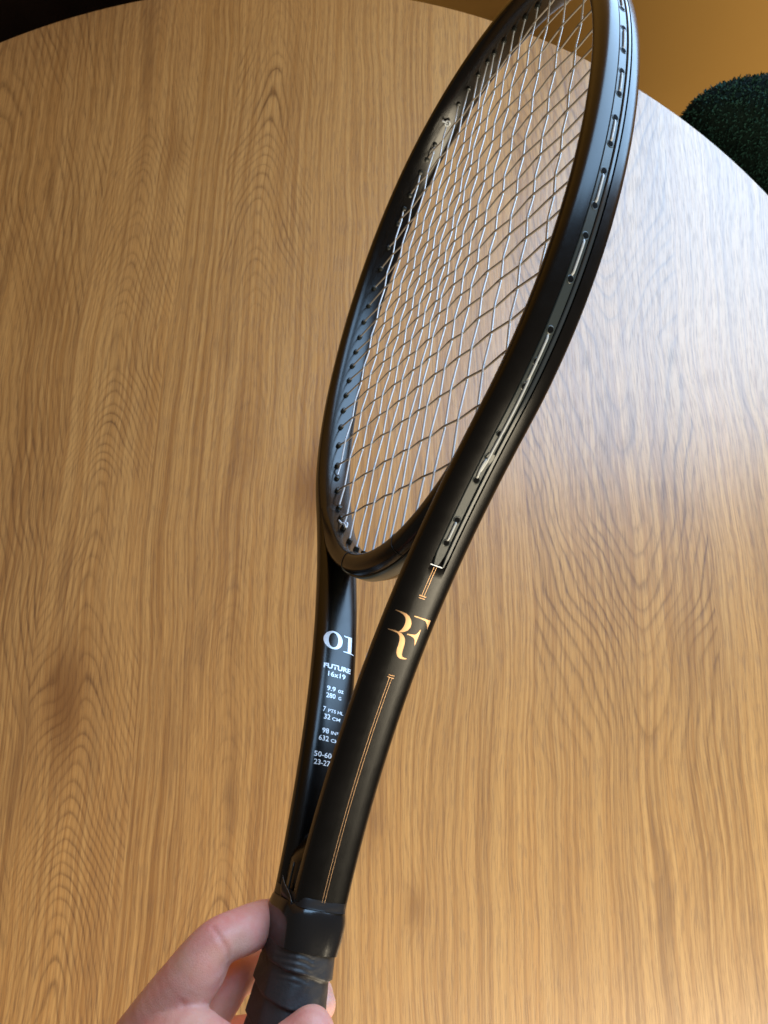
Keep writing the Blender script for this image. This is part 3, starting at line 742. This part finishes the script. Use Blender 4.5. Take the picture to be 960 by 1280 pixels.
#@@H1
#@@C0
# ------------------------------------------------------------------ chairs round the table
def tub_chair(name, loc, face, matl, label, ztop=.80, w=.27, pile=False):
    root = bpy.data.objects.new(name, None); COL.objects.link(root); root.location = (loc[0], loc[1], 0); root.rotation_euler = (0, 0, face)
    tag(root, label=label, category='chair')
    # backrest: a padded slab bent round the sitter, its outside away from +x
    rings = []; half = math.radians(72); zb = .40; n = 72
    for i in range(n):
        t = -1+2*i/(n-1); a = t*half; e_ = max(.02, (1-abs(t)**5.5)**(1/2.2))
        cx, cy = -w*math.cos(a)+w, w*math.sin(a); nx, ny = -math.cos(a), math.sin(a)
        zt = ztop-.03*t*t; zc, hh = (zt+zb)/2, (zt-zb)/2
        row = []
        for q in range(40):
            p = 2*math.pi*q/40; c, s = math.cos(p), math.sin(p)
            o = .052*np.sign(c)*abs(c)**.8*e_; z = hh*np.sign(s)*abs(s)**.42
            z = z*(1-.22*(1-e_)) if z > 0 else z*(1-.2*(1-e_))
            jit = .0016*math.sin(17*a+9*z)+.001*math.sin(41*z+13*a)
            row.append((cx+nx*(o+jit), cy+ny*(o+jit), zc+z))
        rings.append(row)
    V, F = grid_sweep(np.array(rings)); back = mesh_obj('backrest', V, F, matl, root)
    aa = np.arange(56)/56*2*np.pi; rings = []
    for r, z in [(.02, .385), (.215, .385), (.245, .40), (.25, .43), (.242, .455), (.215, .468), (.12, .474), (.02, .476)]:
        rings.append([(w+.0+r*np.cos(t)*1.02, r*np.sin(t), z) for t in aa])
    V, F = grid_sweep(np.array(rings)); seat = mesh_obj('seat', V, F, matl, root)
    for sx, sy in ((1, 1), (1, -1), (-1, 1), (-1, -1)):
        tube('leg', [(w+.15*sx, .15*sy, .39), (w+.19*sx, .19*sy, .0)], [.014, .009], DLEG, root, 12)
    if pile:
        def add_pile(parent, me, N_, ln):
            me.calc_loop_triangles(); tri = np.array([t_.vertices[:] for t_ in me.loop_triangles]); co = np.array([v.co[:] for v in me.vertices]); no = np.array([v.normal[:] for v in me.vertices])
            A_ = np.linalg.norm(np.cross(co[tri[:, 1]]-co[tri[:, 0]], co[tri[:, 2]]-co[tri[:, 0]]), axis=1); pick = rng.choice(len(tri), N_, p=A_/A_.sum())
            r1, r2 = rng.random(N_), rng.random(N_); f_ = r1+r2 > 1; r1[f_], r2[f_] = 1-r1[f_], 1-r2[f_]
            t0, t1, t2 = tri[pick].T; P = co[t0]+(co[t1]-co[t0])*r1[:, None]+(co[t2]-co[t0])*r2[:, None]; Nn = no[t0]
            d = Nn+rng.normal(0, .75, (N_, 3)); d /= np.linalg.norm(d, axis=1)[:, None]
            sd_ = np.cross(d, rng.normal(0, 1, (N_, 3))); sd_ /= np.linalg.norm(sd_, axis=1)[:, None]
            L = ln*(.5+rng.random(N_))[:, None]; wd = .0007
            V = np.stack([P-sd_*wd, P+sd_*wd, P+d*L*.6+Nn*L*.1+sd_*wd, P+d*L*.6+Nn*L*.1-sd_*wd, P+d*L*.8-np.roll(sd_, 1, 1)*L*.4], 1).reshape(-1, 3)
            b_ = np.arange(N_)*5; F = [(i, i+1, i+2, i+3) for i in b_]+[(i+3, i+2, i+4) for i in b_]
            o = mesh_obj('boucle_pile', V, F, PILE, parent, smooth=False); o['kind'] = 'stuff'
        add_pile(back, back.data, 70000, .0036); add_pile(seat, seat.data, 12000, .0036)
    return root
tub_chair('chair', (.610, .535), math.atan2(.161-.535, -.1906-.610), GREEN, 'dark green boucle chair with a rounded back, tucked against the table edge', ztop=.778, pile=True)
tub_chair('chair', (-.66, 1.02), math.atan2(.161-1.02, -.19+.66), BROWN, 'very dark brown leather chair in shadow beyond the table edge', ztop=.86)
#@@C1
bpy.context.view_layer.update()
